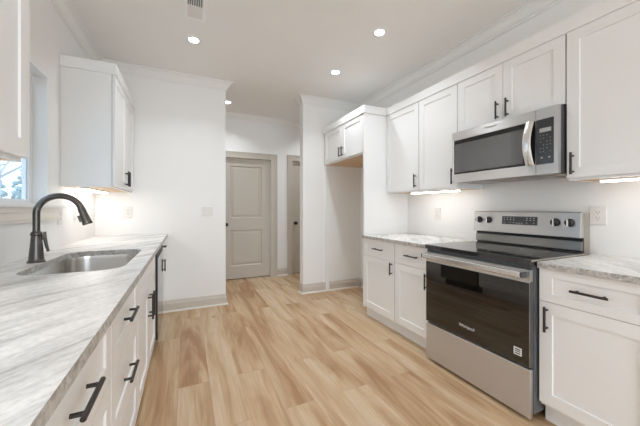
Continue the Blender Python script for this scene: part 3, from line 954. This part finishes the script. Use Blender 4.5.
for j, z in enumerate((1.578, 1.560, 1.540, 1.520, 1.500, 1.480)):
    for i, y in enumerate((1.028, 1.012, 0.993, 0.976)):
        if (i + j) % 4 == 3: continue
        box(kb_, MX - 0.0001, MX + 0.0004, y - 0.0025, y + 0.0025, z - 0.0015, z + 0.0015)
for y in (1.022, 0.982):
    box(kb_, MX - 0.0001, MX + 0.0004, y - 0.005, y + 0.005, 1.440, 1.449)
kp = part('key_print', kb_, 'print', parent=cp_); kp['kind'] = 'stuff'
uv = new(); box(uv, MX + 0.02, XR - 0.03, MY0 + 0.02, MY1 - 0.02, MZ0 - 0.001, MZ0 + 0.0035)
un_ = part('underside', uv, 'galv', parent=mw)
for y0 in (MY0 + 0.10, MY1 - 0.29):
    part('grease_filter', bx(MX + 0.10, MX + 0.28, y0, y0 + 0.19, MZ0 - 0.004, MZ0 - 0.0015), 'steel_dark', parent=mw)

# ------------------------------------------------------------------ light bars under the wall cabinets
def light_bar(label, x0, x1, y0, y1):
    t = thing('light_bar', label, 'light', ((x0 + x1) / 2, (y0 + y1) / 2, UB - 0.018), 'light bars under the wall cabinets')
    part('housing', bx(x0, x1, y0, y1, UB - 0.009, UB - 0.0005), 'lamp_trim', parent=t)
    part('lens', bx(x0 + 0.003, x1 - 0.003, y0 + 0.004, y1 - 0.004, UB - 0.017, UB - 0.0092), 'strip', parent=t)
light_bar('glowing light bar under the wall cabinets left of the microwave', 2.085, 2.125, 1.74, 2.30)
light_bar('glowing light bar under the large wall cabinet right of the microwave', 2.085, 2.125, 0.48, 0.812)
light_bar('glowing light bar under the far left corner wall cabinet', -0.765, -0.700, 2.80, 3.48)
light_bar('light bar under the nearest left wall cabinet before the window', -0.765, -0.725, 0.62, 1.20)

# ------------------------------------------------------------------ outlets and switches
def plate(name, label, cat, wall, a, z, w_, h_, gangs, kind):
    """wall: ('x', pos, n) plate on a side wall, ('y', pos, n) on an end wall; a = centre along the wall"""
    ax, pos, n = wall
    t = thing(name, label, cat, (pos, a, z) if ax == 'x' else (a, pos, z))
    def B(bm, a0, a1, z0, z1, d0, d1):
        lo, hi = sorted((pos + n * d0, pos + n * d1))
        if ax == 'x': box(bm, lo, hi, a0, a1, z0, z1)
        else: box(bm, a0, a1, lo, hi, z0, z1)
        return bm
    pl = part('cover_plate', B(new(), a - w_ / 2, a + w_ / 2, z - h_ / 2, z + h_ / 2, 0.0005, 0.0075), 'plate', parent=t, bevel=0.002)
    for g in range(gangs):
        c = a + (g - (gangs - 1) / 2) * 0.046
        ins = part('insert', B(new(), c - 0.0165, c + 0.0165, z - 0.033, z + 0.033, 0.0076, 0.0095), 'plate', parent=t, bevel=0.001)
        if kind == 'outlet':
            s = new()
            for zz in (z + 0.018, z - 0.018):
                B(s, c - 0.0085, c - 0.0055, zz - 0.002, zz + 0.009, 0.0096, 0.0100)
                B(s, c + 0.0055, c + 0.0085, zz - 0.002, zz + 0.009, 0.0096, 0.0100)
                B(s, c - 0.003, c + 0.003, zz - 0.011, zz - 0.006, 0.0096, 0.0100)
            part('slots', s, 'slot', parent=ins)
        else:
            part('rocker', B(new(), c - 0.010, c + 0.010, z - 0.026, z + 0.026, 0.0096, 0.0125), 'plate', parent=ins, bevel=0.001)
RW = ('x', XR, -1); LW = ('x', XL, 1); BW = ('y', YB, -1)
plate('outlet', 'white outlet on the right wall just right of the oven range', 'outlet', RW, 0.903, 1.098, 0.080, 0.116, 1, 'outlet')
plate('outlet', 'white outlet on the right wall left of the oven range', 'outlet', RW, 2.158, 1.088, 0.074, 0.118, 1, 'outlet')
plate('outlet', 'white outlet on the left wall at the end of the window apron', 'outlet', LW, 2.695, 1.082, 0.074, 0.118, 1, 'outlet')
plate('light_switch', 'single white switch plate on the left wall behind the faucet spout', 'switch', LW, 3.02, 1.10, 0.074, 0.118, 1, 'switch')
plate('outlet', 'white outlet on the far wall in the left corner above the countertop', 'outlet', BW, -0.552, 1.100, 0.074, 0.118, 1, 'outlet')
plate('light_switch', 'double white switch plate on the far wall beside the hall opening', 'switch', BW, 0.224, 1.107, 0.116, 0.105, 2, 'switch')

# ------------------------------------------------------------------ ceiling lamps and vent
def downlight(label, x, y, group='recessed ceiling lights'):
    t = thing('recessed_light', label, 'light', (x, y, ZC - 0.006), group)
    ring = lathe(new(), (x, y, ZC), [(0.041, -0.0005), (0.058, -0.0005), (0.058, -0.003), (0.053, -0.006), (0.041, -0.006)], 'z', 32)
    part('trim_ring', ring, 'lamp_trim', parent=t, smooth=40)
    ld = bpy.data.lights.new('bulb', 'AREA'); ld.shape = 'DISK'; ld.size = 0.075
    ld.energy = LAMP_W; ld.color = LAMP_COL; ld.spread = math.radians(125)
    lo = bpy.data.objects.new('bulb', ld); COL.objects.link(lo)
    lo.parent = t; lo.location = (0, 0, -0.0012)
    part('lens', lathe(new(), (x, y, ZC), [(0.0405, -0.0035), (0.0405, -0.0064)], 'z', 28), 'lamp', parent=t)
downlight('recessed ceiling light nearest the ceiling vent', 0.061, 2.783)
downlight('recessed ceiling light in front of the wall cabinets, nearest the camera', 1.480, 2.008)
downlight('recessed ceiling light before the fridge alcove', 1.477, 2.794)
downlight('recessed ceiling light in the hall, partly behind the far wall edge', 0.526, 4.222)
downlight('recessed hall light hidden behind the far wall', 2.0, 4.222, 'lights out of the photograph')
for y in (0.2, -1.0, -2.4):  # unseen lamps added to light the room, modelled on the visible ones
    for x in (0.061, 1.48):
        if x > 1 and y > 0: continue
        downlight('added ceiling light behind the camera, brightening the room', x, y, 'lights out of the photograph')

vt = thing('ceiling_vent', 'white rectangular air vent in the ceiling', 'vent', (0.062, 2.32, ZC - 0.008))
x0, x1, y0, y1 = -0.012, 0.136, 2.14, 2.482
f = new()
for a in ((x0, x0 + 0.022, y0, y1), (x1 - 0.024, x1, y0, y1), (x0 + 0.022, x1 - 0.022, y0, y0 + 0.025), (x0 + 0.022, x1 - 0.022, y1 - 0.025, y1)):
    box(f, *a, ZC - 0.009, ZC - 0.0005)
part('frame', f, 'lamp_trim', parent=vt, bevel=0.002)
part('backing', bx(x0 + 0.022, x1 - 0.022, y0 + 0.025, y1 - 0.025, ZC - 0.002, ZC - 0.0006), 'vent_dark', parent=vt)
ym = 2.315
for k in range(7):
    xx = x0 + 0.030 + k * 0.0148
    s = new()
    for a in ((y0 + 0.026, ym - 0.006),):
        v = [s.verts.new(p) for p in ((xx, a[0], ZC - 0.008), (xx + 0.005, a[0], ZC - 0.0025), (xx + 0.006, a[0], ZC - 0.003), (xx + 0.001, a[0], ZC - 0.0085),
                                      (xx, a[1], ZC - 0.008), (xx + 0.005, a[1], ZC - 0.0025), (xx + 0.006, a[1], ZC - 0.003), (xx + 0.001, a[1], ZC - 0.0085))]
        for q in ((0, 1, 2, 3), (4, 7, 6, 5), (0, 4, 5, 1), (1, 5, 6, 2), (2, 6, 7, 3), (3, 7, 4, 0)):
            s.faces.new([v[i] for i in q])
    part('slat', s, 'lamp_trim', parent=vt)
part('damper', bx(x0 + 0.022, x1 - 0.022, ym - 0.005, y1 - 0.026, ZC - 0.006, ZC - 0.0025), 'plate', parent=vt)

# ------------------------------------------------------------------ the yard outside the window
struct(part('ground', bx(-40, XL - 0.14, -20, 45, -0.9, -0.6), 'ground', loc=(0, 0, -0.6)))
def tree(label, x, y, h, r, lean):
    t = thing('tree', label, 'tree', (x, y, -0.6), 'trees beyond the window')
    b = new()
    pts = [(x + lean * k * h / 8 + random.uniform(-.03, .03), y + random.uniform(-.03, .03), -0.6 + h * k / 8) for k in range(9)]
    tube(b, pts, [r * (1 - 0.09 * k) for k in range(9)], 10)
    part('trunk', b, 'bark', parent=t, smooth=60)
    br_ = new()
    for k in range(12):
        p = Vector(pts[3 + k % 5]); a = random.uniform(0, 6.28); L = random.uniform(.7, 1.8)
        q = p + Vector((math.cos(a) * L, math.sin(a) * L, L * random.uniform(.3, .8)))
        tube(br_, [p, (p + q) / 2 + Vector((0, 0, .08)), q], [r * .35, r * .25, r * .08], 6)
    part('branches', br_, 'bark', parent=t)
    lf = new()
    for k in range(260):
        p = Vector(pts[random.randint(5, 8)]); a = random.uniform(0, 6.28); L = random.uniform(.2, 1.3)
        c = p + Vector((math.cos(a) * L, math.sin(a) * L, random.uniform(-.2, 1.0)))
        bmesh.ops.create_icosphere(lf, subdivisions=1, radius=random.uniform(.03, .08), matrix=Matrix.Translation(c))
    o = part('leaves', lf, 'leaf', parent=t); o['kind'] = 'stuff'
def bush(x, y, w_, h):
    t = thing('bush', 'pale leafy bush behind the trees outside the left window', 'bush', (x, y, -0.6), 'bushes beyond the window')
    lf = new()
    for k in range(520):
        a = random.uniform(0, 6.28); q = random.random() ** 0.5; zz = random.random()
        rr_ = w_ * q * math.sqrt(max(0.05, 1 - zz * zz))
        bmesh.ops.create_icosphere(lf, subdivisions=1, radius=random.uniform(.07, .16), matrix=Matrix.Translation((x + math.cos(a) * rr_, y + math.sin(a) * rr_, -0.45 + zz * h)))
    o = part('leaves', lf, 'bush_leaf', parent=t); o['kind'] = 'stuff'
    tr = tube(new(), [(x, y, -0.6), (x + .02, y, h * .3), (x, y + .03, h * .6)], [.06, .045, .02], 8)
    part('stem', tr, 'bark', parent=t)
for x, y, h, r in ((-2.95, 6.9, 6.0, .07), (-4.75, 10.6, 7.0, .10), (-6.4, 13.6, 7.5, .11), (-8.4, 11.4, 8.0, .12)):
    tree('slim bare-trunked tree outside the left window', x, y, h, r, random.uniform(-.02, .02))
for x, y, w_, h in ((-6.2, 18.2, 1.3, 3.6), (-9.0, 18.6, 1.3, 3.9), (-11.8, 18.2, 1.3, 3.7), (-10.8, 15.4, 1.2, 3.4), (-7.4, 21.2, 1.3, 4.6), (-10.2, 21.6, 1.3, 4.8)):
    bush(x, y, w_, h)
